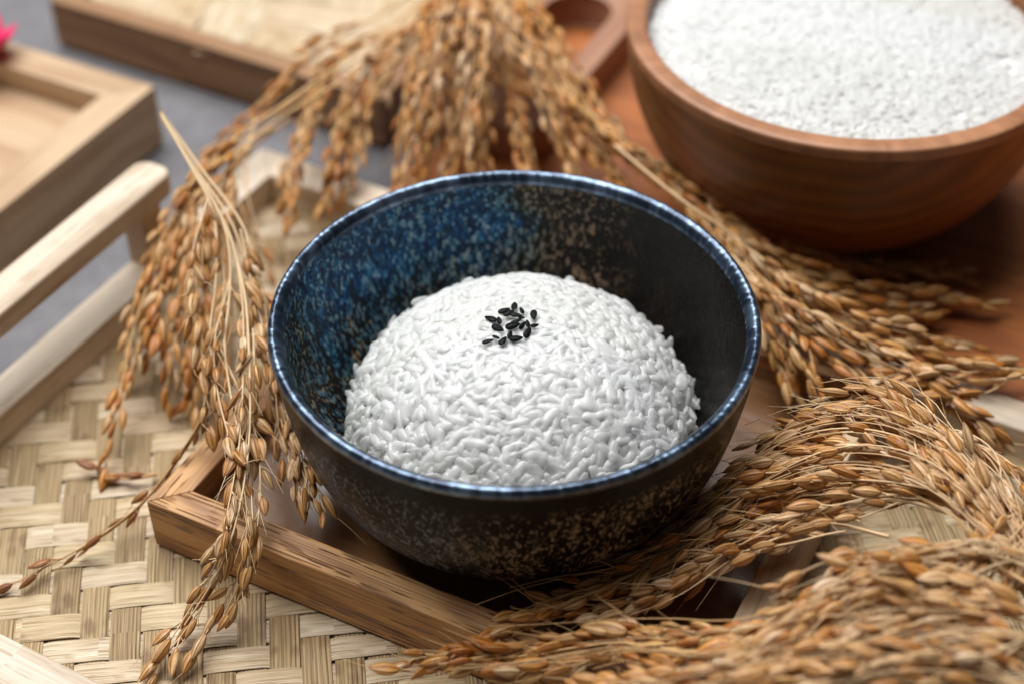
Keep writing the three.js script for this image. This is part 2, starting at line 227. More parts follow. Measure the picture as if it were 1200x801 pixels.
// ------------------------------------------------------------ the glazed rice bowl
const BX = 0.6;                                                     // x of its axis, mm
function lathe(prof, seg, smooth = 6) {
  const c = new THREE.CatmullRomCurve3(prof.map(([r, y]) => V(r * MM, y * MM, 0)), false, 'centripetal'), n = (prof.length - 1) * smooth;
  return new THREE.LatheGeometry(c.getPoints(n).map((p) => new THREE.Vector2(Math.max(p.x, 1e-5), p.y)), seg);
}
{
  const t = thing('rice_bowl', 'round ceramic bowl with speckled black, brown and blue glaze, full of cooked rice', 'bowl');
  const speck = (u, m, f, s) => { const x = u * 345 * f, y = m * f * 0.55; return 0.62 * noise(x, y, s) + 0.38 * noise(x * 2.3 + 9, y * 2.3, s + 5); };
  const P = 345;                                                     // texture wraps once round: blend the seam away at the front
  const wrap = (f) => (u, v) => { const e = 0.06; if (u > 1 - e) return mix3(f(u, v), f(u - 1, v), sstep(1 - e, 1, u)); return f(u, v); };
  const inner = wrap((u, v) => {                                      // v: 0 at the rim .. 1 at the middle
    const m = v * 75, big = fbm(u * 26, v * 5, 3, 4), b2 = fbm(u * 60, v * 9, 8, 3), a = speck(u, m, 0.95, 1), c = speck(u, m, 1.5, 7), d = speck(u, m, 0.6, 13);
    const blueZone = sstep(0.478, 0.525, u + (big - 0.5) * 0.07 + (c - 0.5) * 0.06) * (1 - sstep(0.65, 0.77, u + (big - 0.5) * 0.12)) * (1 - sstep(0.18, 0.52, v + (big - 0.5) * 0.22 + Math.max(0, u - 0.7) * 1.2));
    const specks = 0.1 + sstep(0.38, 0.455, u) * (1 - sstep(1.0, 1.15, u)) + sstep(0.72, 0.95, u) * 0.25;
    let k = mix3([0.045, 0.036, 0.03], [0.09, 0.068, 0.052], b2);
    k = mix3(k, [0.085, 0.085, 0.088], (1 - sstep(0.2, 0.36, u)) * 0.8);
    k = mix3(k, [0.60, 0.50, 0.38], specks * sstep(0.53, 0.63, c * 0.62 + a * 0.38) * (0.55 + 0.6 * b2));
    k = mix3(k, [0.42, 0.37, 0.30], sstep(0.43, 0.47, u) * (1 - sstep(0.5, 0.54, u)) * sstep(0.44, 0.56, a * 0.5 + c * 0.5) * 0.6 * (1 - sstep(0.3, 0.7, v)));
    k = mix3(k, [0.17, 0.42, 0.55], sstep(0.5, 0.6, u) * (1 - sstep(0.78, 0.9, u)) * sstep(0.5, 0.6, d * 0.4 + c * 0.6) * (1 - sstep(0.4, 0.8, v)) * 0.6);
    const blue = mix3(mix3([0.02, 0.13, 0.26], [0.045, 0.30, 0.49], sstep(0.3, 0.48, a * 0.5 + c * 0.5)), mix3([0.2, 0.49, 0.64], [0.62, 0.71, 0.73], sstep(0.6, 0.75, c)), sstep(0.5, 0.64, a * 0.55 + c * 0.45));
    return mix3(k, blue, clamp(blueZone * (0.75 + 0.9 * (d - 0.35))));
  });
  const outer = wrap((u, v) => {                                      // v: 0 at the foot .. 1 at the rim
    const m = v * 68, big = fbm(u * 30, v * 6, 5, 4), a = speck(u, m, 1.0, 21), c = speck(u, m, 1.7, 27), right = sstep(0.94, 1.02, u + (big - 0.5) * 0.1) + (u < 0.5 ? 1 : 0);
    const brown = clamp(right);
    let k = mix3([0.02, 0.024, 0.032], [0.06, 0.036, 0.02], brown * (0.35 + 0.65 * big));
    k = mix3(k, [0.07, 0.13, 0.2], (1 - brown) * sstep(0.45, 0.65, big) * 0.8);
    const tan = mix3([0.46, 0.49, 0.52], [0.58, 0.51, 0.42], brown), amt = sstep(0.51, 0.6, a * 0.3 + c * 0.7 + (big - 0.5) * 0.22) * (0.3 + 0.75 * noise(u * 420, v * 120, 31)) * (1 - sstep(0.84, 0.95, v));
    k = mix3(k, tan, clamp(amt * 1.15 + 0.12 * brown * sstep(0.5, 0.75, big) * (1 - sstep(0.8, 0.92, v))));
    k = mix3(k, [0.5, 0.48, 0.44], sstep(0.62, 0.76, c) * (1 - sstep(0.16, 0.38, v)) * 0.7);
    return k;
  });
  const pit = tex(1024, 512, (u, v) => { const k = 0.45 * noise(u * 300, v * 80, 2) + 0.35 * noise(u * 560, v * 150, 3) + 0.2 * noise(u * 60, v * 16, 4); return [k, k, k]; }, false);
  const glaze = (name, f, w, h, x) => { const m = new THREE.MeshPhysicalMaterial({ map: tex(w, h, f), bumpMap: pit, bumpScale: 0.00013, roughness: 0.3, specularIntensity: 0.16, clearcoat: 0.02, clearcoatRoughness: 0.25, ...x }); m.name = name; return m; };
  const ring = tex(2048, 64, (u, v) => { const n = noise(u * 330, v * 3, 1), q = noise(u * 60, v * 2, 6); return mix3([0.18, 0.23, 0.3], [0.47, 0.55, 0.64], sstep(0.2, 0.9, n * 0.45 + q * 0.55)); });
  const foot = new THREE.MeshStandardMaterial({ color: 0x2a2420, roughness: 0.8 }); foot.name = 'bare_clay';
  part('foot_ring', lathe([[25, 16], [25.5, 9.6], [26.2, 9.05], [29.2, 9.05], [30, 9.8], [31, 13.2]], 96), foot, t);
  part('outer_wall', lathe([[31, 13.2], [38.5, 13.6], [46, 17], [52.2, 24], [56.6, 33.5], [59.5, 44.5], [61.4, 55.5], [62.3, 63.4]], 160), glaze('speckled_outer_glaze', outer, 2048, 512), t);
  part('rim', lathe([[62.3, 63.4], [62.55, 64.6], [62.2, 65.7], [61.5, 66.2], [60.6, 66.1], [59.8, 65.5], [59.2, 64.5], [58.8, 63.2]], 200), new THREE.MeshPhysicalMaterial({ name: 'steel_blue_rim_glaze', map: ring, bumpMap: tex(2048, 64, (u, v) => { const k = noise(u * 330, v * 3, 1); return [k, k, k]; }, false), bumpScale: 0.0002, roughness: 0.3, metalness: 0.8, clearcoat: 0.5, clearcoatRoughness: 0.12 }), t);
  part('inner_wall', lathe([[58.8, 63.2], [57.7, 55], [55.6, 44], [51.6, 33.5], [45.5, 25], [36, 19], [20, 16.6], [0, 16]], 160), glaze('speckled_inner_glaze', inner, 2048, 1024, { roughness: 0.28, specularIntensity: 0.3 }), t);
  for (const c of t.children) c.position.x = BX * MM;
  rebase(t, BX, 9, 0);
}

// ------------------------------------------------------------ rice grains
function blob(seed, L, W, T, nu, nv, rough, pointed = 0.62) {         // one rounded, slightly bent grain along x
  const R = rng(seed), pos = [], idx = [], uv = [], bend = (R() - 0.5) * 0.14, ph = R() * 9;
  for (let i = 0; i <= nu; i++) for (let j = 0; j < nv; j++) {
    const t = i / nu, th = j / nv * TAU, x = -Math.cos(t * Math.PI), rr = Math.pow(Math.max(0, 1 - x * x), pointed) * (1 + rough * (noise(t * 3 + ph, Math.cos(th) + ph, Math.sin(th) + 3) - 0.5));
    pos.push(x * L / 2 * MM, (Math.cos(th) * rr * T / 2 + bend * (x * x - 0.4) * T) * MM, (Math.sin(th) * rr * W / 2 + bend * x * x * x * 0.3 * W) * MM); uv.push(t, j / nv);
    if (i) { const a = (i - 1) * nv, b = i * nv, k = (j + 1) % nv; if (i > 1) idx.push(a + j, a + k, b + j); if (i < nu) idx.push(a + k, b + k, b + j); else idx.push(a + j, a + k, b + j); }
  }
  return soup(pos, idx, uv);
}
const viewFrom = camera.position.clone();
// grains: list of Matrix4; the 300 that show largest become parts, the others one part of kind stuff
function scatter(parent, list, geos, mats, name) {
  const p = V(), n = V();
  for (const g of list) { p.setFromMatrixPosition(g.m); n.copy(viewFrom).sub(p); g.score = n.length() - (g.normal.dot(n.normalize()) > 0.25 ? 1 : 0); }
  list.sort((a, b) => a.score - b.score);
  const q = parent.position, shift = new THREE.Matrix4().makeTranslation(-q.x, -q.y, -q.z);
  list.slice(0, 300).forEach((g, i) => { const m = part(name, geos[i % geos.length], mats[(i * 7 + (i >> 3)) % mats.length], parent); g.m.premultiply(shift).decompose(m.position, m.quaternion, m.scale); });
  const rest = list.slice(300), per = Math.ceil(rest.length / geos.length), holder = new THREE.Group(); holder.name = name + '_heap'; holder.userData = { kind: 'stuff' }; parent.add(holder);
  geos.forEach((ge, k) => { const sub = rest.slice(k * per, (k + 1) * per); if (!sub.length) return; const im = new THREE.InstancedMesh(ge, mats[k % mats.length], sub.length); im.name = 'heaped_grain'; im.userData = { kind: 'stuff' }; sub.forEach((g, i) => im.setMatrixAt(i, g.m.premultiply(shift))); im.castShadow = im.receiveShadow = true; holder.add(im); });
}
const riceMat = (r, g, b, rough) => { const m = new THREE.MeshPhysicalMaterial({ color: new THREE.Color(r, g, b), roughness: rough, specularIntensity: 0.8, transmission: 0.74, thickness: 0, clearcoat: 1, clearcoatRoughness: 0.14 }); m.name = 'white_rice'; return m; };
const orient = (normal, twist, tilt, R) => { const q = new THREE.Quaternion().setFromUnitVectors(V(0, 1, 0), normal); q.multiply(new THREE.Quaternion().setFromAxisAngle(V(0, 1, 0), twist)); q.multiply(new THREE.Quaternion().setFromEuler(new THREE.Euler((R() - 0.5) * 2 * tilt, 0, (R() - 0.5) * 2 * tilt))); return q; };
const DOME = { x: 2.4, y: 29, R: 45, H: 31.5 };
{
  const R = rng(5), t = thing('cooked_rice', 'smooth dome of cooked white rice in the glazed ceramic bowl', 'rice'); t.position.set(DOME.x * MM, 18 * MM, 0);
  const core = new THREE.SphereGeometry(1, 64, 40), p = core.attributes.position;
  for (let i = 0; i < p.count; i++) { const y = p.getY(i), k = 0.965; p.setXYZ(i, p.getX(i) * DOME.R * k * MM, (y > 0 ? y * DOME.H * k : y * 14) * MM, p.getZ(i) * DOME.R * k * MM); }
  core.computeVertexNormals(); part('rice_core', core, new THREE.MeshStandardMaterial({ name: 'rice_core', color: new THREE.Color(0.97, 0.955, 0.91), roughness: 0.8 }), t).position.y = 11 * MM;
  const list = [], N = 6200, mats = [riceMat(0.98, 0.982, 0.978, 0.52), riceMat(0.985, 0.987, 0.985, 0.54), riceMat(0.974, 0.976, 0.968, 0.5), riceMat(0.98, 0.981, 0.974, 0.52)];
  for (let i = 0; i < N; i++) {
    const y = 1 - (i + 0.5) / N * 1.16, a = i * 2.39996323 + R() * 0.5, s = Math.sqrt(Math.max(0, 1 - y * y)), low = sstep(0.75, 0.15, y);
    const n = V(s * Math.cos(a) / DOME.R, Math.max(y, -0.4) / DOME.H, s * Math.sin(a) / DOME.R).normalize(), lump = (fbm(s * Math.cos(a) * 3 + 9, y * 3, s * Math.sin(a) * 3 + 5, 2) - 0.5) * 3.2 * (0.22 + low);
    const off = (R() - 0.72) * (1.1 + 1.7 * low) + lump + (low > 0.45 && R() < 0.08 ? 1.5 : 0), sc = 0.8 + R() * R() * 0.65, m = new THREE.Matrix4();
    m.compose(V((DOME.x + s * Math.cos(a) * DOME.R) * MM, (DOME.y + y * (y > 0 ? DOME.H : 24)) * MM, s * Math.sin(a) * DOME.R * MM).addScaledVector(n, off * MM), orient(n, R() * TAU, 0.14 + 0.5 * low, R), V(sc, sc * 0.95, sc * (0.85 + 0.3 * R())));
    list.push({ m, normal: n });
  }
  scatter(t, list, [1, 2, 3, 4, 5, 6].map((s) => blob(s, 5.0 + (s % 3) * 0.45, 2.35 + (s % 2) * 0.3, 1.75, 11, 9, 0.7, 0.4)), mats, 'rice_grain');
}
{ // black sesame seeds
  const sm = new THREE.MeshPhysicalMaterial({ name: 'black_sesame', color: new THREE.Color(0.004, 0.0045, 0.006), roughness: 0.45, specularIntensity: 0.3, bumpMap: tex(64, 64, (u, v) => { const k = fbm(u * 9, v * 9, 3, 3); return [k, k, k]; }, false), bumpScale: 0.00012 });
  const pos = [], idx = [], uv = [], nu = 12, nv = 12;
  for (let i = 0; i <= nu; i++) for (let j = 0; j < nv; j++) { const t = i / nu, th = j / nv * TAU, x = -Math.cos(t * Math.PI), r = Math.sqrt(Math.max(0, 1 - x * x)) * lerp(1.18, 0.42, t) * (t > 0.8 ? lerp(1, 0.75, (t - 0.8) / 0.2) : 1); pos.push(x * 1.55 * MM, Math.cos(th) * r * 0.52 * MM, Math.sin(th) * r * 0.95 * MM); uv.push(t * 2, j / nv * 2); if (i) { const a = (i - 1) * nv, b = i * nv, k = (j + 1) % nv; idx.push(a + j, a + k, b + j, a + k, b + k, b + j); } }
  const g = soup(pos, idx, uv), R = rng(12);
  const seed = (label, x, z, turn, tilt = 0, scale = 1, lift = 0) => {
    const o = new THREE.Mesh(g, sm); o.name = numbered('sesame_seed'); o.castShadow = o.receiveShadow = true; scene.add(o); tag(o, label, 'sesame seed', 'black sesame seeds on the rice');
    const dx = (x - DOME.x) / DOME.R, dz = z / DOME.R, n = V(dx / DOME.R, Math.sqrt(1 - dx * dx - dz * dz) / DOME.H, dz / DOME.R).normalize();
    o.position.set(x * MM, (DOME.y + Math.sqrt(1 - dx * dx - dz * dz) * DOME.H + 1.55 + lift) * MM, z * MM);
    o.quaternion.setFromUnitVectors(V(0, 1, 0), n).multiply(new THREE.Quaternion().setFromEuler(new THREE.Euler((R() - 0.5) * 0.9, turn, tilt + (R() - 0.5) * 0.3, 'YXZ'))); o.scale.setScalar(scale * 1.15);
  };
  seed('topmost black sesame seed, its tip pointing up', 0.6, -8.1, 1.57, 0, 1, 0);
  seed('black sesame seed lying just left of the topmost one', -2.0, -6.0, 0.44, 0, 1, 0);
  seed('black sesame seed under the left seed of the top row', -0.8, -4.2, 0.70, 0, 1, 0.5);
  seed('small narrow black sesame seed right of the topmost one', 2.5, -5.9, 1.83, 0, 0.75, 0);
  seed('black sesame seed in the upper middle of the cluster, below the topmost', 1.0, -3.5, -0.35, 0, 1, 0.3);
  seed('tiny black sesame seed end poking out beside the upper middle seed', 2.5, -2.6, -0.52, 0.3, 0.6, 0);
  seed('black sesame seed furthest left at mid height, tip to the upper left', -5.5, -2.9, 2.53, 0, 1.1, 0);
  seed('narrow black sesame seed on edge, beside the left seed', -3.3, -1.9, 1.75, 0, 0.75, 0);
  seed('black sesame seed slanting down below the left seed', -3.6, 1.1, -0.61, 0, 1.05, 0);
  seed('leftmost black sesame seed of the bottom row', -6.1, 5.5, 0.09, 0, 0.9, 0);
  seed('small black sesame seed at the right end of the bottom left one', -4.0, 4.4, -0.44, 0, 0.65, 0);
  seed('bluish black sesame seed standing in the bottom row, tip up right', -2.3, 5.7, 1.13, 0, 1, 0);
  seed('black sesame seed wedged in the middle of the bottom row', -0.5, 4.0, 1.40, 0, 0.8, 0.2);
  seed('rightmost black sesame seed of the bottom row, lying flat', 1.1, 5.1, 0.17, 0, 1, 0);
  seed('largest black sesame seed at the cluster centre', 0.2, 1.1, 0.35, 0, 1.15, 0.6);
  seed('black sesame seed behind the largest central one', 1.0, -0.9, 0.44, 0, 0.9, 0.2);
  seed('round black sesame seed end right of the centre', 2.7, 0.6, 1.05, 0.6, 0.7, 0.2);
  seed('short black sesame seed touching the round one', 4.0, -0.4, 1.75, 0, 0.75, 0);
  seed('black sesame seed slanting down at lower right', 4.0, 3.0, 1.19, 0, 1.05, 0);
  seed('small black sesame seed at the far right, below the highest right one', 5.8, 0.3, 0.52, 0, 0.72, 0);
  seed('black sesame seed at the upper right, tip pointing down', 5.6, -3.9, -1.54, 0, 1.05, 0);
}
{ // the wooden bowl of raw rice
  const CX = 105, CZ = -131.5, t = thing('wooden_bowl', 'round turned reddish wood bowl full of raw white rice at top right', 'bowl'); t.position.set(CX * MM, 9 * MM, CZ * MM);
  const prof = [[0.0, 9.2], [27.8, 9.2], [33.2, 9.6], [40.7, 13], [50.3, 21], [58.3, 32], [64.2, 45], [67.6, 58], [69.1, 68.5]], inn = [[62.3, 69.5], [61.0, 60], [56.7, 44], [47.1, 28], [30.0, 19], [0.0, 17]];
  const ringAt = (x, y, z) => { const d = Math.hypot(x * 0.55 + 18, (y - 92) * 1.25 + z * 0.25), q = fbm(x * 0.05, y * 0.06, z * 0.05 + 9, 3); return 0.5 + 0.5 * Math.sin(d * 0.75 + q * 7); };
  const turned = (pf) => { const c = new THREE.CatmullRomCurve3(pf.map(([r, y]) => V(r, y, 0)), false, 'centripetal'), pts = c.getPoints(256); return tex(1024, 256, (u, v) => { const p = pts[Math.min(256, Math.round(v * 256))], a = u * TAU, x = Math.sin(a) * p.x, z = Math.cos(a) * p.x, k = ringAt(x, p.y, z), f = noise(x * 2.5, p.y * 2.5, z * 2.5), w = fbm(x * 0.04, p.y * 0.04, z * 0.04, 3); return mix3([0.57, 0.335, 0.135], [0.34, 0.175, 0.055], clamp(0.42 * k + 0.25 * f + 0.9 * (w - 0.3))); }); };
  const mat = (pf) => new THREE.MeshPhysicalMaterial({ name: 'turned_wood', map: turned(pf), roughness: 0.4 });
  part('outer_wall', lathe(prof, 128), mat(prof), t);
  const rp = [[69.1, 68.5], [69.2, 71.6], [68.6, 72.2], [65.8, 72.4], [63.0, 72.0], [62.3, 69.5]], rimTex = tex(1024, 16, (u, v) => { const n = fbm(u * 120, v * 2, 3, 3), k = fbm(u * 12, 3, 4, 2); return mix3([0.68, 0.48, 0.34], [0.50, 0.32, 0.2], clamp(n * 0.9 + k - 0.6)); });
  part('rim', lathe(rp, 128), new THREE.MeshPhysicalMaterial({ name: 'turned_wood_rim', map: rimTex, roughness: 0.45 }), t);
  part('inner_wall', lathe(inn, 96), mat(inn), t);
  for (const c of t.children) c.position.y = -9 * MM;
  const r = thing('raw_rice', 'heap of raw polished white rice in the turned wooden bowl', 'rice'); r.position.set(CX * MM, 40 * MM, CZ * MM);
  const hgt = (d) => 66.5 + 3.5 * (1 - d * d), R = rng(9), list = [];
  part('rice_core', lathe([[0, hgt(0) - 1.1], [20, hgt(0.35) - 1.1], [42, hgt(0.7) - 1.2], [59.5, hgt(1) - 2.2], [50, 45], [0, 40]], 64), new THREE.MeshStandardMaterial({ name: 'rice_core', color: new THREE.Color(0.95, 0.945, 0.93), roughness: 0.8 }), r).position.y = -40 * MM;
  for (let i = 0; i < 6400; i++) { const d = Math.sqrt((i + 0.5) / 6400), a = i * 2.39996 + R() * 0.6, x = Math.cos(a) * d * 61.2, z = Math.sin(a) * d * 61.2, n = V(0, 1, 0), m = new THREE.Matrix4(), sc = 0.85 + 0.3 * R(); m.compose(V((CX + x) * MM, (hgt(d) - 0.4 + (R() - 0.7) * 0.5 + 1.2 * (fbm(x * 0.12, z * 0.12, 2, 2) - 0.5)) * MM, (CZ + z) * MM), orient(n, R() * TAU, 0.3, R), V(sc, sc, sc)); list.push({ m, normal: n }); }
  scatter(r, list, [11, 12, 13].map((s) => blob(s, 5.3, 1.9, 1.6, 7, 7, 0.2, 0.5)), [riceMat(0.96, 0.958, 0.95, 0.65), riceMat(0.972, 0.971, 0.967, 0.65), riceMat(0.945, 0.939, 0.92, 0.65)], 'raw_grain');
}
{ // bright pink flower at the far left
  const t = thing('pink_flower', 'bright pink flower resting on the left tray in the top left corner', 'flower'); t.position.set(-194 * MM, 18 * MM, -203 * MM);
  const pm = new THREE.MeshPhysicalMaterial({ name: 'pink_petal', color: new THREE.Color(0.75, 0.012, 0.13), roughness: 0.6, sheen: 0.4, sheenColor: new THREE.Color(1, 0.4, 0.6) }), R = rng(3);
  const pet = new THREE.SphereGeometry(1, 20, 12); { const p = pet.attributes.position; for (let i = 0; i < p.count; i++) { const x = p.getX(i), z = p.getZ(i); p.setXYZ(i, (x + 1) * 7.5 * MM, (p.getY(i) * 0.9 + 4 * ((x + 1) / 2) ** 2 - 2.0 * z * z) * MM, z * (5.4 - 0.8 * x) * MM); } pet.computeVertexNormals(); }
  for (let k = 0; k < 9; k++) { const m = part('petal', pet, pm, t); m.rotation.set(0, k * TAU / 4.5 + R() * 0.3, k < 5 ? 0.25 : 0.95, 'YXZ'); m.position.y = (k < 5 ? 4 : 6) * MM; m.scale.setScalar(k < 5 ? 1 : 0.75); }
  part('flower_centre', new THREE.SphereGeometry(3 * MM, 16, 10), new THREE.MeshStandardMaterial({ name: 'flower_centre', color: new THREE.Color(0.6, 0.1, 0.12), roughness: 0.7 }), t).position.y = 8 * MM;
}

// ------------------------------------------------------------ ears of rice
function husk(seed, nu, nv) {                                        // a grain in its ribbed husk, base at 0, along x
  const R = rng(seed), pos = [], idx = [], uv = [], L = 7.2 + R() * 0.9, W = 2.85 + R() * 0.6, T = 2.0 + R() * 0.35, bend = (R() - 0.5) * 0.9, hook = 0.25 + R() * 0.35;
  for (let i = 0; i <= nu; i++) for (let j = 0; j < nv; j++) {
    const t = i / nu, th = j / nv * TAU, r = Math.pow(Math.sin(Math.PI * Math.pow(t, 0.9)), 0.78) * (1 - 0.12 * t), rib = 1 + (nv > 10 ? 0.085 * Math.cos(th * 6) * Math.sin(Math.PI * t) : 0), keel = Math.abs(Math.cos(th)) > 0.97 ? 1.03 : 1;
    pos.push(t * L * MM, (Math.sin(th) * r * rib * T / 2 + bend * t * t * 0.6) * MM, (Math.cos(th) * r * rib * keel * W / 2 + hook * Math.pow(t, 4) * 0.8) * MM); uv.push(t, j / nv);
    if (i) { const a = (i - 1) * nv, b = i * nv, k = (j + 1) % nv; idx.push(a + j, a + k, b + j, a + k, b + k, b + j); }
  }
  return soup(pos, idx, uv);
}
const husksNear = [1, 2, 3, 4, 5, 6].map((s) => husk(s * 13, 10, 18)), husksFar = [1, 2, 3, 4].map((s) => husk(s * 17, 6, 8));
const huskTex = tex(128, 128, (u, v) => { const s = Math.pow(0.5 + 0.5 * Math.cos(v * TAU * 6), 0.7), n = fbm(u * 5, v * 26, 3, 3), e = sstep(0.82, 1, u) + sstep(0.14, 0, u); return mix3(mix3([0.66, 0.53, 0.41], [1, 0.99, 0.96], clamp(s * 0.95 + (n - 0.4) * 0.8)), [0.62, 0.45, 0.3], clamp(e * 0.6)); });
const huskBump = tex(64, 128, (u, v) => { const k = 0.6 * (0.5 + 0.5 * Math.cos(v * TAU * 12)) + 0.4 * noise(u * 20, v * 50, 4); return [k, k, k]; }, false);
const PAL = {
  straw: [[0.648, 0.344, 0.115], [0.673, 0.400, 0.165], [0.560, 0.264, 0.075], [0.717, 0.480, 0.256], [0.770, 0.575, 0.380]],
  gold: [[0.648, 0.308, 0.075], [0.664, 0.360, 0.115], [0.542, 0.215, 0.042], [0.683, 0.424, 0.182], [0.735, 0.527, 0.313]],
  brown: [[0.420, 0.184, 0.053], [0.480, 0.232, 0.083], [0.333, 0.128, 0.037], [0.524, 0.295, 0.124], [0.612, 0.384, 0.190]],
  olive: [[0.629, 0.367, 0.149], [0.664, 0.415, 0.190], [0.542, 0.280, 0.090], [0.699, 0.495, 0.281], [0.770, 0.591, 0.412]],
};
const huskMats = {}, stemMats = {};
for (const [k, list] of Object.entries(PAL)) {
  huskMats[k] = list.map((c) => { const m = new THREE.MeshPhysicalMaterial({ color: new THREE.Color(...c), map: huskTex, bumpMap: huskBump, bumpScale: 0.00012, roughness: 0.4, specularIntensity: 0.8, clearcoat: 0.15, clearcoatRoughness: 0.3 }); m.name = 'rice_husk_' + k; return m; });
  stemMats[k] = new THREE.MeshPhysicalMaterial({ color: new THREE.Color(...list[3]), roughness: 0.5 }); stemMats[k].name = 'dry_stem_' + k;
}
function thread(pts, r, sides = 4, taper = 0.5) {                     // a thin tapering tube through points
  const c = new THREE.CatmullRomCurve3(pts), n = Math.max(3, pts.length * 2), g = new THREE.TubeGeometry(c, n, r, sides, false), p = g.attributes.position, q = V();
  for (let i = 0; i <= n; i++) { c.getPointAt(i / n, q); const k = lerp(1, taper, i / n); for (let j = 0; j <= sides; j++) { const o = i * (sides + 1) + j; p.setXYZ(o, lerp(q.x, p.getX(o), k), lerp(q.y, p.getY(o), k), lerp(q.z, p.getZ(o), k)); } }
  return g;
}
let earSeed = 100;
// ear(label, group, { k strings, spread mm, bare part of the stem, tint, near, gap mm }, path in mm)
function ear(label, group, { k = 3, spread = 5, bare = 0.12, tint = 'straw', near = false, size = 1, gap = near ? 4.6 : 4.2, awn = near ? 0.8 : 0.1 }, path) {
  const R = rng(earSeed++), o = path[0], t = thing('rice_ear', label, 'rice ear', group); t.position.set(o[0] * MM, o[1] * MM, o[2] * MM);
  const c = new THREE.CatmullRomCurve3(path.map((p) => V((p[0] - o[0]) * MM, (p[1] - o[1]) * MM, (p[2] - o[2]) * MM)), false, 'centripetal'), len = c.getLength() / MM, up = V(0, 1, 0), stems = [];
  const main = []; for (let i = 0; i <= 14; i++) main.push(c.getPointAt(i / 14 * 0.9)); stems.push(thread(main, 0.55 * MM, 5, 0.4));
  const geos = near ? husksNear : husksFar, floor = (1.7 - o[1]) * MM;
  for (let s = 0; s < k; s++) {
    const ph = s / k * TAU + R() * 1.5, tw = (R() - 0.5) * 4, t0 = clamp(bare + (k > 1 ? s / k * 0.22 : 0) + R() * 0.05, 0, 0.8), t1 = 1 - (k > 1 ? R() * 0.14 : 0), sp = spread * (0.6 + 0.6 * R()) * (near ? 1.45 : 1), wob = R() * 9;
    const at = (u) => { const tt = lerp(t0, t1, u), p = c.getPointAt(clamp(tt)), T = c.getTangentAt(clamp(tt)), S = V().crossVectors(T, up).normalize(), N = V().crossVectors(S, T), e = Math.pow(Math.sin(Math.PI * Math.min(0.5 + 0.36 * u, u * 1.3)), 0.8) * sp, a = ph + tw * u; p.addScaledVector(S, (Math.cos(a) * e + Math.sin(u * 7 + wob) * sp * 0.36) * MM).addScaledVector(N, Math.sin(a) * e * 0.62 * MM); if (p.y < floor) p.y = floor; return [p, T, S, N]; };
    const L = len * (t1 - t0), n = Math.max(2, Math.round(L / gap)), line = []; for (let i = 0; i <= 12; i++) line.push(at(i / 12)[0]); stems.push(thread(line, 0.36 * MM, 4, 0.5));
    for (let i = 0; i < n; i++) {
      const u = clamp((i + 0.25 + R() * 0.5) / n), [p, T, S, N] = at(u), side = i % 2 ? 1 : -1, roll = (R() - 0.5) * 3.4, out = V().addScaledVector(S, Math.cos(roll) * side).addScaledVector(N, Math.sin(roll)), dir = V().addScaledVector(T, 1).addScaledVector(out, 0.08 + R() * 0.2 + (near && R() < 0.14 ? 0.4 : 0)).normalize();
      const ped = 0.6 + R() * (near ? 2.6 : 1.4), base = p.clone().addScaledVector(out, (0.3 + ped * 0.33) * MM).addScaledVector(T, ped * MM); if (base.y < floor) base.y = floor;
      stems.push(thread([p, p.clone().lerp(base, 0.5).addScaledVector(T, 0.2 * MM), base], 0.27 * MM, 3, 0.9));
      const q = new THREE.Quaternion().setFromUnitVectors(V(1, 0, 0), dir).multiply(new THREE.Quaternion().setFromAxisAngle(V(1, 0, 0), R() * TAU)), sc = (0.74 + R() * 0.42) * size;
      const m = part('grain', geos[Math.floor(R() * geos.length)], huskMats[tint][R() < 0.08 ? 4 : Math.floor(R() * 4)], t); m.position.copy(base); m.quaternion.copy(q); m.scale.set(sc, sc * (0.8 + 0.3 * R()), sc * (0.86 + 0.25 * R()));
      if (R() < awn) { const e = R() < 0.5 ? base.clone().addScaledVector(dir, 6.9 * sc * MM) : p.clone(), b = V(R() - 0.5, R() - 0.3, R() - 0.5).multiplyScalar(7 * MM); stems.push(thread([e, e.clone().addScaledVector(dir, 3 * MM).addScaledVector(b, 0.4), e.clone().addScaledVector(dir, (5 + 6 * R()) * MM).add(b)], 0.16 * MM, 3, 0.35)); }
    }
  }
  if (near && k > 2) for (let i = 0; i < 4; i++) {                   // bare threads that have lost their grains
    const a = R() * TAU, s0 = R() * 0.3, s1 = 0.75 + R() * 0.25, line = []; for (let q = 0; q <= 8; q++) { const tt = lerp(s0, s1, q / 8), p = c.getPointAt(tt), T = c.getTangentAt(tt), S = V().crossVectors(T, up).normalize(), N = V().crossVectors(S, T), e = spread * (0.5 + 1.1 * q / 8) * MM; p.addScaledVector(S, Math.cos(a + q * 0.15) * e).addScaledVector(N, (0.35 + 0.65 * Math.abs(Math.sin(a))) * e * 0.75); if (p.y < floor) p.y = floor; line.push(p); }
    stems.push(thread(line, 0.24 * MM, 4, 0.4));
  }
  part('stem', mergeGeometries(stems), stemMats[tint], t);
  return t;
}
ear('blurred rice ear arching leftmost out of the bundle behind the bowl, over the tray corner', 'rice ears in the bundle behind the bowl', { tint: 'gold', k: 2, spread: 3.5, bare: 0.3 }, [[-22, 42, -224],[-48, 40, -191],[-69, 34, -178],[-87, 26, -153],[-99, 20, -138],[-108, 16, -120]]);
ear('blurred rice ear hanging straight down left of the dark gap behind the bowl', 'rice ears in the bundle behind the bowl', { tint: 'gold', k: 3, spread: 4.5, bare: 0.25 }, [[-22, 42, -224],[-45, 38, -183],[-61, 34, -170],[-71, 24, -130],[-72, 12, -95]]);
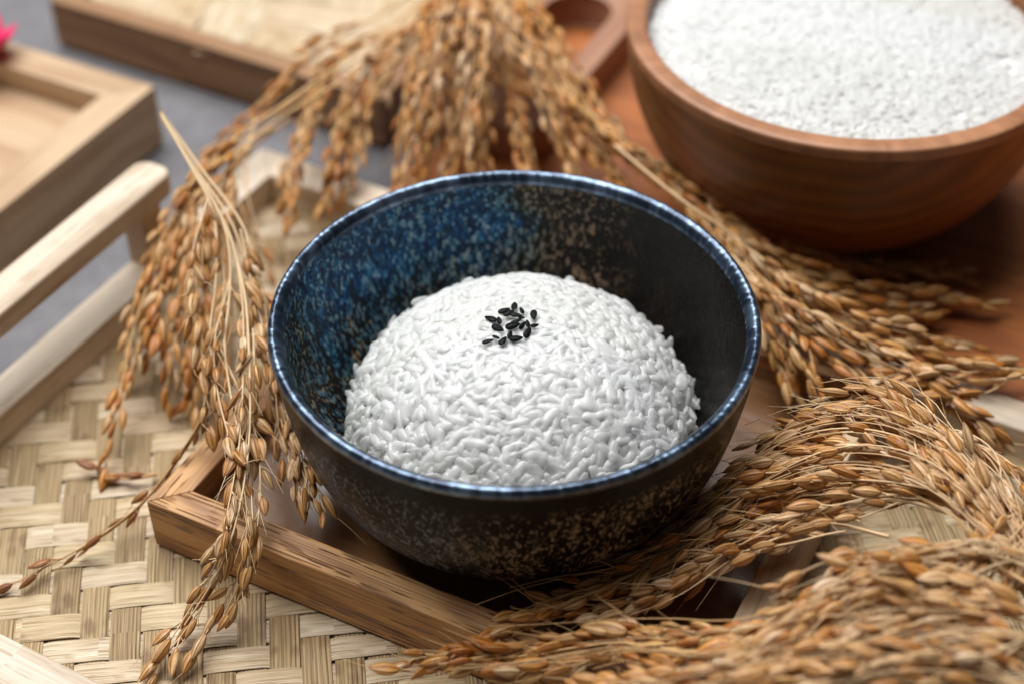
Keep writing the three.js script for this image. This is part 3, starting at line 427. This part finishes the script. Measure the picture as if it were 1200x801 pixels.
ear('short blurred rice ear hanging between the dark gap and the tray corner', 'rice ears in the bundle behind the bowl', { tint: 'gold', k: 3, spread: 4, bare: 0.25 }, [[-20, 42, -224],[-39, 38, -183],[-51, 34, -162],[-59, 24, -130],[-64, 12, -108]]);
ear('rice ear just left of the dark gap above the bowl rim, hanging down', 'rice ears in the bundle behind the bowl', { tint: 'gold', k: 2, spread: 3.5, bare: 0.25 }, [[-19, 44, -221],[-35, 40, -174],[-48, 32, -154],[-52, 22, -133],[-57, 12, -120]]);
ear('rice ear bordering the dark gap on its right, above the blue glaze', 'rice ears in the bundle behind the bowl', { tint: 'gold', k: 3, spread: 3.5, bare: 0.1 }, [[-26, 46, -217],[-30, 44, -167],[-32, 34, -143],[-35, 22, -123],[-36, 16, -113]]);
ear('thick rice ear of the back bundle above the left blue glaze', 'rice ears in the bundle behind the bowl', { tint: 'gold', k: 4, spread: 4, bare: 0.05 }, [[-22, 46, -217],[-25, 46, -164],[-27, 36, -138],[-29, 22, -116]]);
ear('rice ear falling straight down above the blue glaze of the bowl', 'rice ears in the bundle behind the bowl', { tint: 'gold', k: 4, spread: 4, bare: 0.05 }, [[-19, 46, -217],[-19, 46, -164],[-19, 34, -136],[-20, 22, -114]]);
ear('rice ear falling straight down to the middle of the bowl back rim', 'rice ears in the bundle behind the bowl', { tint: 'gold', k: 4, spread: 4, bare: 0.05 }, [[-14, 46, -217],[-12, 44, -162],[-10, 34, -136],[-8, 22, -114]]);
ear('rice ear behind the brown speckled patch of the bowl rim', 'rice ears in the bundle behind the bowl', { tint: 'gold', k: 4, spread: 4, bare: 0.05 }, [[-12, 46, -217],[-5, 44, -162],[2, 34, -138],[7, 22, -114]]);
ear('rice ear slanting down right behind the dark part of the bowl rim', 'rice ears in the bundle behind the bowl', { tint: 'gold', k: 4, spread: 4, bare: 0.05 }, [[-6, 46, -217],[3, 44, -164],[13, 34, -138],[22, 22, -114]]);
ear('rice ear slanting down right, second from the outside of the back bundle', 'rice ears in the bundle behind the bowl', { tint: 'gold', k: 4, spread: 4, bare: 0.05 }, [[-2, 46, -217],[9, 44, -164],[20, 34, -141],[35, 22, -116]]);
ear('outermost right rice ear of the back bundle, passing near the cutting board', 'rice ears in the bundle behind the bowl', { tint: 'gold', k: 3, spread: 4, bare: 0.05 }, [[2, 46, -217],[12, 44, -173],[26, 34, -143],[44, 24, -118]]);
ear('pale rice ear lying on top of the back bundle, over the blue glaze', 'rice ears in the bundle behind the bowl', { tint: 'straw', k: 3, spread: 4, bare: 0.1 }, [[-15, 58, -195],[-22, 58, -155],[-27, 48, -129],[-33, 32, -112]]);
ear('pale rice ear lying on top of the back bundle, towards the bowl centre', 'rice ears in the bundle behind the bowl', { tint: 'straw', k: 3, spread: 4, bare: 0.1 }, [[-13, 58, -195],[-12, 58, -155],[-14, 46, -132],[-14, 32, -109]]);
ear('pale rice ear lying on top of the back bundle, towards the cutting board', 'rice ears in the bundle behind the bowl', { tint: 'straw', k: 3, spread: 4, bare: 0.1 }, [[-10, 58, -195],[-1, 56, -153],[9, 46, -132],[19, 32, -114]]);
ear('loose rice ear crossing the pale tray left of the back bundle', 'rice ears in the bundle behind the bowl', { tint: 'straw', k: 1, spread: 2, bare: 0.3, gap: 5 }, [[-18, 50, -210],[-30, 46, -187],[-40, 40, -168],[-43, 30, -157]]);
ear('rice ear reaching right to a two-grain tip under the wooden bowl', 'rice ears fanning out between the two bowls', { k: 3, spread: 4, bare: 0.02, tint: 'gold' }, [[12, 38, -155],[33, 36, -120],[54, 30, -105],[70, 24, -98],[89, 18, -90],[113, 14, -86],[146, 13, -78]]);
ear('rice ear with its string of grains ending far right on the brown board', 'rice ears fanning out between the two bowls', { k: 3, spread: 4, bare: 0.02, tint: 'gold' }, [[17, 34, -146],[38, 34, -114],[61, 30, -90],[78, 26, -73],[104, 20, -66],[130, 16, -65],[153, 14, -62]]);
ear('rice ear crossing the brown board with its tip on bare wood', 'rice ears fanning out between the two bowls', { k: 3, spread: 4.5, bare: 0.02, tint: 'gold' }, [[46, 34, -107],[58, 34, -86],[74, 30, -68],[92, 24, -58],[113, 18, -58],[138, 14, -62]]);
ear('rice ear running right in the middle of the fan, tip at the picture edge', 'rice ears fanning out between the two bowls', { k: 4, spread: 5, bare: 0.02, tint: 'gold' }, [[53, 34, -93],[62, 34, -76],[73, 30, -58],[87, 26, -45],[106, 22, -38],[128, 20, -32],[148, 18, -31]]);
ear('rice ear drooping over the pale tray rim at the far right edge', 'rice ears fanning out between the two bowls', { k: 3, spread: 5, bare: 0.02, tint: 'gold' }, [[60, 34, -79],[75, 32, -54],[88, 28, -37],[106, 26, -25],[120, 24, -12],[133, 14, -3]]);
ear('rice ear hanging close to the right outside of the glazed bowl', 'rice ears fanning out between the two bowls', { k: 3, spread: 4, bare: 0.02, tint: 'gold' }, [[60, 36, -86],[68, 34, -63],[75, 30, -41],[82, 26, -25],[86, 20, -16]]);
ear('rice ear pressed against the outer rim at the right of the glazed bowl', 'rice ears fanning out between the two bowls', { k: 3, spread: 3.5, bare: 0.02, tint: 'gold' }, [[58, 34, -86],[68, 32, -62],[74, 28, -41],[78, 22, -28],[81, 18, -18]]);
ear('rice ear ending in small grains just above the pile at lower right', 'rice ears fanning out between the two bowls', { k: 3, spread: 5, bare: 0.02, tint: 'gold' }, [[64, 36, -69],[74, 34, -49],[85, 30, -35],[97, 26, -23],[107, 22, -7],[115, 12, -2]]);
ear('rice ear below the middle of the fan, over the pale tray rim', 'rice ears fanning out between the two bowls', { k: 3, spread: 5, bare: 0.02, tint: 'straw' }, [[65, 36, -61],[78, 34, -40],[94, 30, -28],[109, 28, -19],[124, 24, -8],[136, 18, -1]]);
ear('rice ear pointing left from the right picture edge, over the fan', 'rice ears fanning out between the two bowls', { k: 2, spread: 3.5, bare: 0.1, tint: 'straw' }, [[153, 26, -20],[132, 28, -16],[116, 28, -16],[100, 24, -17]]);
ear('upper rice ear of the fan, close under the dark side of the wooden bowl', 'rice ears fanning out between the two bowls', { k: 3, spread: 4, bare: 0.02, tint: 'gold' }, [[25, 38, -134],[43, 36, -108],[61, 32, -94],[77, 26, -90],[96, 18, -83],[120, 14, -81]]);
ear('rice ear on top of the fan with a long bare curved stem', 'rice ears fanning out between the two bowls', { k: 2, spread: 4, bare: 0.35, tint: 'straw' }, [[32, 46, -103],[51, 46, -74],[68, 40, -62],[81, 36, -47],[97, 32, -38],[118, 26, -36],[141, 20, -37]]);
ear('short rice ear filling the fan right beside the bowl rim', 'rice ears fanning out between the two bowls', { k: 4, spread: 5, bare: 0.0, tint: 'gold' }, [[49, 30, -110],[66, 28, -87],[80, 24, -66],[93, 20, -47],[102, 16, -36]]);
ear('blurred rice ear sweeping furthest left over the woven floor', 'rice ears hanging over the left side of the tray', { k: 2, spread: 3.5, bare: 0.35, tint: 'gold' }, [[-49, 44, -167],[-74, 44, -129],[-92, 42, -105],[-102, 34, -76],[-110, 24, -50],[-113, 12, -24],[-116, 4, -5]]);
ear('blurred rice ear hanging beside the handle post with clustered grains', 'rice ears hanging over the left side of the tray', { k: 3, spread: 4, bare: 0.35, tint: 'gold' }, [[-52, 42, -160],[-78, 42, -124],[-94, 40, -96],[-100, 32, -70],[-102, 20, -45],[-102, 8, -28]]);
ear('blurred rice ear hanging left of the sharp ears, tip by a curled grain', 'rice ears hanging over the left side of the tray', { k: 3, spread: 4, bare: 0.3, tint: 'gold' }, [[-57, 42, -146],[-81, 42, -114],[-93, 38, -85],[-95, 28, -59],[-92, 18, -39],[-93, 6, -23]]);
ear('blurred rice ear behind the stems of the sharp ears', 'rice ears hanging over the left side of the tray', { k: 3, spread: 4, bare: 0.2, tint: 'gold' }, [[-72, 38, -130],[-86, 38, -106],[-91, 32, -78],[-88, 22, -54],[-90, 12, -35],[-99, 4, -25]]);
ear('blurred rice ear nearest the handle end, grains by the post', 'rice ears hanging over the left side of the tray', { k: 3, spread: 3.5, bare: 0.2, tint: 'gold' }, [[-77, 40, -122],[-91, 42, -98],[-100, 36, -79],[-106, 26, -61],[-109, 14, -48],[-114, 6, -41]]);
ear('blurred sparse rice ear between tray corner and bowl', 'rice ears hanging over the left side of the tray', { k: 1, spread: 3, bare: 0.1, tint: 'straw', gap: 4.5 }, [[-86, 30, -142],[-87, 26, -118],[-82, 20, -98],[-75, 14, -84]]);
ear('loose curled pair of orange grains lying on the woven floor', 'rice ears hanging over the left side of the tray', { k: 1, spread: 1.5, bare: 0, tint: 'brown', gap: 4 }, [[-100, 3, -4],[-108, 3, -2],[-118, 3, -6]]);
ear('sharp rice ear draped over the front oak bar and down the woven floor', 'rice ears in focus left of the bowl', { k: 2, spread: 3, bare: 0.3, tint: 'olive', near: true, gap: 4.4 }, [[-104, 66, -91],[-92, 62, -69],[-81, 56, -51],[-74, 48, -31],[-70, 44, -7],[-68, 38, 13],[-68, 34, 27],[-70, 28, 42],[-77, 14, 47],[-84, 7, 55],[-92, 4, 70]]);
ear('sharp rice ear ending in brown grains at the bottom picture edge', 'rice ears in focus left of the bowl', { k: 2, spread: 2.6, bare: 0.32, tint: 'olive', near: true, gap: 4.4 }, [[-103, 66, -89],[-91, 62, -67],[-81, 56, -50],[-78, 48, -34],[-78, 42, -16],[-74, 38, 3],[-69, 34, 20],[-66, 30, 32],[-66, 24, 44],[-73, 9, 51],[-80, 4, 68]]);
ear('thin brown rice ear pointing left to a single grain on the weave', 'rice ears in focus left of the bowl', { k: 1, spread: 1.2, bare: 0.5, tint: 'brown', near: true, gap: 5.2, size: 0.78 }, [[-104, 66, -91],[-92, 62, -69],[-83, 54, -56],[-80, 46, -40],[-77, 42, -25],[-79, 38, -10],[-82, 30, -2],[-89, 20, 4],[-100, 10, 14],[-113, 5, 24],[-131, 3, 36]]);
ear('sharp rice ear hanging between the bowl and the oak bar corner', 'rice ears in focus left of the bowl', { k: 2, spread: 3, bare: 0.3, tint: 'olive', near: true }, [[-104, 64, -91],[-90, 60, -68],[-79, 54, -52],[-74, 46, -40],[-68, 40, -24],[-63, 32, -3],[-58, 26, 17],[-53, 20, 35]]);
ear('rice ear hanging closest to the left wall of the glazed bowl', 'rice ears in focus left of the bowl', { k: 2, spread: 2.6, bare: 0.3, tint: 'olive', near: true }, [[-104, 62, -94],[-89, 58, -71],[-77, 52, -55],[-71, 44, -39],[-65, 38, -14],[-59, 30, 5],[-53, 24, 22],[-43, 20, 37]]);
ear('rice ear of round grains crossing straight down left of the bowl', 'rice ears in focus left of the bowl', { k: 2, spread: 3.5, bare: 0.3, tint: 'olive', near: true }, [[-103, 68, -87],[-92, 64, -67],[-84, 58, -52],[-82, 50, -36],[-82, 42, -16],[-79, 36, -4],[-76, 28, 9]]);
ear('topmost sharp rice ear of the pile, arching over towards the bowl', 'rice ears piled at the lower right', { k: 3, spread: 4.5, bare: 0.1, near: true }, [[124, 44, 72],[116, 49, 54],[107, 49, 33],[97, 47, 20],[85, 43, 12],[74, 38, 10],[63, 32, 9]]);
ear('sharp rice ear second in the pile, its tip at the bowl side', 'rice ears piled at the lower right', { k: 3, spread: 4.5, bare: 0.1, near: true }, [[124, 46, 76],[113, 50, 55],[103, 50, 34],[90, 48, 24],[76, 42, 19],[63, 34, 20],[51, 26, 30]]);
ear('sharp rice ear arching down under the curve of the bowl', 'rice ears piled at the lower right', { k: 4, spread: 4.5, bare: 0.1, near: true }, [[124, 46, 81],[111, 50, 57],[99, 50, 42],[84, 46, 33],[68, 40, 32],[54, 32, 36],[39, 26, 45],[24, 22, 51]]);
ear('long rice ear in the shade beneath the bowl, pointing to the oak bar', 'rice ears piled at the lower right', { k: 4, spread: 4, bare: 0.1, near: true, tint: 'gold' }, [[121, 44, 80],[107, 48, 53],[96, 44, 40],[81, 40, 34],[64, 34, 35],[47, 28, 43],[30, 23, 50],[11, 20, 55]]);
ear('lowest rice ear of the sharp upper heap, tip on the oak bar', 'rice ears piled at the lower right', { k: 4, spread: 4, bare: 0.05, near: true, tint: 'gold' }, [[107, 40, 42],[92, 40, 40],[76, 36, 39],[59, 31, 42],[42, 26, 49],[25, 23, 55],[8, 21, 59],[-8, 20, 66]]);
ear('rice ear bent at the crest of the pile, pale grains facing the light', 'rice ears piled at the lower right', { k: 3, spread: 4, bare: 0.05, near: true, tint: 'olive' }, [[120, 44, 59],[113, 49, 43],[106, 49, 30],[99, 48, 15],[88, 45, 11],[79, 40, 9]]);
ear('rice ear hanging down the right flank of the pile, beside the gap', 'rice ears piled at the lower right', { k: 4, spread: 5, bare: 0.05, near: true, tint: 'olive' }, [[97, 49, 20],[106, 50, 31],[111, 49, 47],[112, 46, 63],[108, 40, 76]]);
ear('rice ear at the right picture edge, running down past the pile crest', 'rice ears piled at the lower right', { k: 4, spread: 5, bare: 0.05, near: true, tint: 'straw' }, [[105, 46, 22],[115, 48, 36],[119, 48, 54],[120, 46, 74]]);
ear('rice ear with a lone grain on a wavy thread over the gap', 'rice ears piled at the lower right', { k: 2, spread: 4, bare: 0.05, near: true, tint: 'olive' }, [[104, 46, 50],[94, 46, 46],[82, 44, 45],[72, 41, 46],[62, 36, 47],[50, 30, 51]]);
ear('rice ear inside the pile above the pale bar, pointing left', 'rice ears piled at the lower right', { k: 3, spread: 4, bare: 0.05, near: true, tint: 'straw' }, [[90, 42, 54],[76, 40, 48],[64, 36, 48],[52, 31, 50],[38, 25, 56],[21, 22, 62]]);
ear('shaded rice ear lowest against the bowl foot, in the dark', 'rice ears piled at the lower right', { k: 3, spread: 4, bare: 0.0, near: true, tint: 'brown' }, [[81, 28, 12],[65, 24, 18],[48, 21, 30],[35, 20, 44],[19, 19, 51]]);
ear('rice ear directly right of the bowl wall with plump shaded grains', 'rice ears piled at the lower right', { k: 4, spread: 4, bare: 0.0, near: true, tint: 'gold' }, [[90, 38, 19],[76, 36, 22],[64, 33, 26],[54, 29, 33],[45, 25, 39]]);
ear('soft rice ear in front of the pale bar, tip reaching the oak bar end', 'rice ears piled at the lower right', { k: 4, spread: 4, bare: 0.05, near: true, tint: 'gold' }, [[121, 54, 85],[106, 54, 72],[89, 52, 71],[74, 49, 76],[63, 44, 81],[50, 38, 82],[32, 31, 77],[8, 25, 76],[-14, 22, 76]]);
ear('long front rice ear whose last grain nearly touches the woven floor', 'rice ears piled at the lower right', { k: 3, spread: 3, bare: 0.05, near: true, tint: 'gold' }, [[119, 54, 95],[103, 55, 85],[87, 54, 80],[73, 50, 83],[58, 46, 88],[42, 38, 85],[24, 31, 77],[4, 25, 76],[-16, 22, 76],[-33, 16, 76]]);
ear('blurred rice ear in the foreground, second up from the bottom edge', 'rice ears piled at the lower right', { k: 5, spread: 5, bare: 0.05, near: true, tint: 'straw' }, [[118, 54, 104],[101, 55, 93],[83, 54, 91],[67, 51, 92],[48, 48, 95],[30, 40, 93],[12, 30, 89]]);
ear('blurred rice ear along the bottom picture edge', 'rice ears piled at the lower right', { k: 5, spread: 5, bare: 0.05, near: true, tint: 'straw' }, [[116, 55, 113],[98, 56, 104],[81, 55, 101],[63, 52, 102],[45, 49, 104],[26, 40, 101]]);
ear('blurred pale rice ear on the lower crest at right, facing the light', 'rice ears piled at the lower right', { k: 4, spread: 5, bare: 0.05, near: true, tint: 'olive' }, [[123, 55, 79],[107, 56, 72],[94, 55, 72],[80, 54, 74],[68, 50, 81],[57, 46, 87]]);
ear('blurred rice ear in the foreground just below the lower crest', 'rice ears piled at the lower right', { k: 4, spread: 5, bare: 0.05, near: true, tint: 'straw' }, [[120, 56, 91],[106, 57, 84],[92, 56, 82],[77, 54, 84],[63, 50, 92],[52, 46, 98]]);
ear('blurred rice ear in the bottom right corner', 'rice ears piled at the lower right', { k: 4, spread: 5, bare: 0.05, near: true, tint: 'olive' }, [[119, 57, 101],[106, 58, 95],[91, 57, 95],[76, 54, 98],[65, 51, 103]]);
ear('blurred rice ear filling the bottom right corner below the others', 'rice ears piled at the lower right', { k: 4, spread: 5, bare: 0.0, near: true, tint: 'straw' }, [[118, 53, 107],[105, 54, 100],[89, 53, 98],[73, 50, 99],[55, 46, 101]]);
ear('rice ear joining the two crests of the pile at the right edge', 'rice ears piled at the lower right', { k: 4, spread: 5, bare: 0.0, near: true, tint: 'straw' }, [[128, 46, 50],[117, 49, 63],[106, 50, 75],[93, 51, 80],[81, 50, 86]]);
renderer.render(scene, camera);
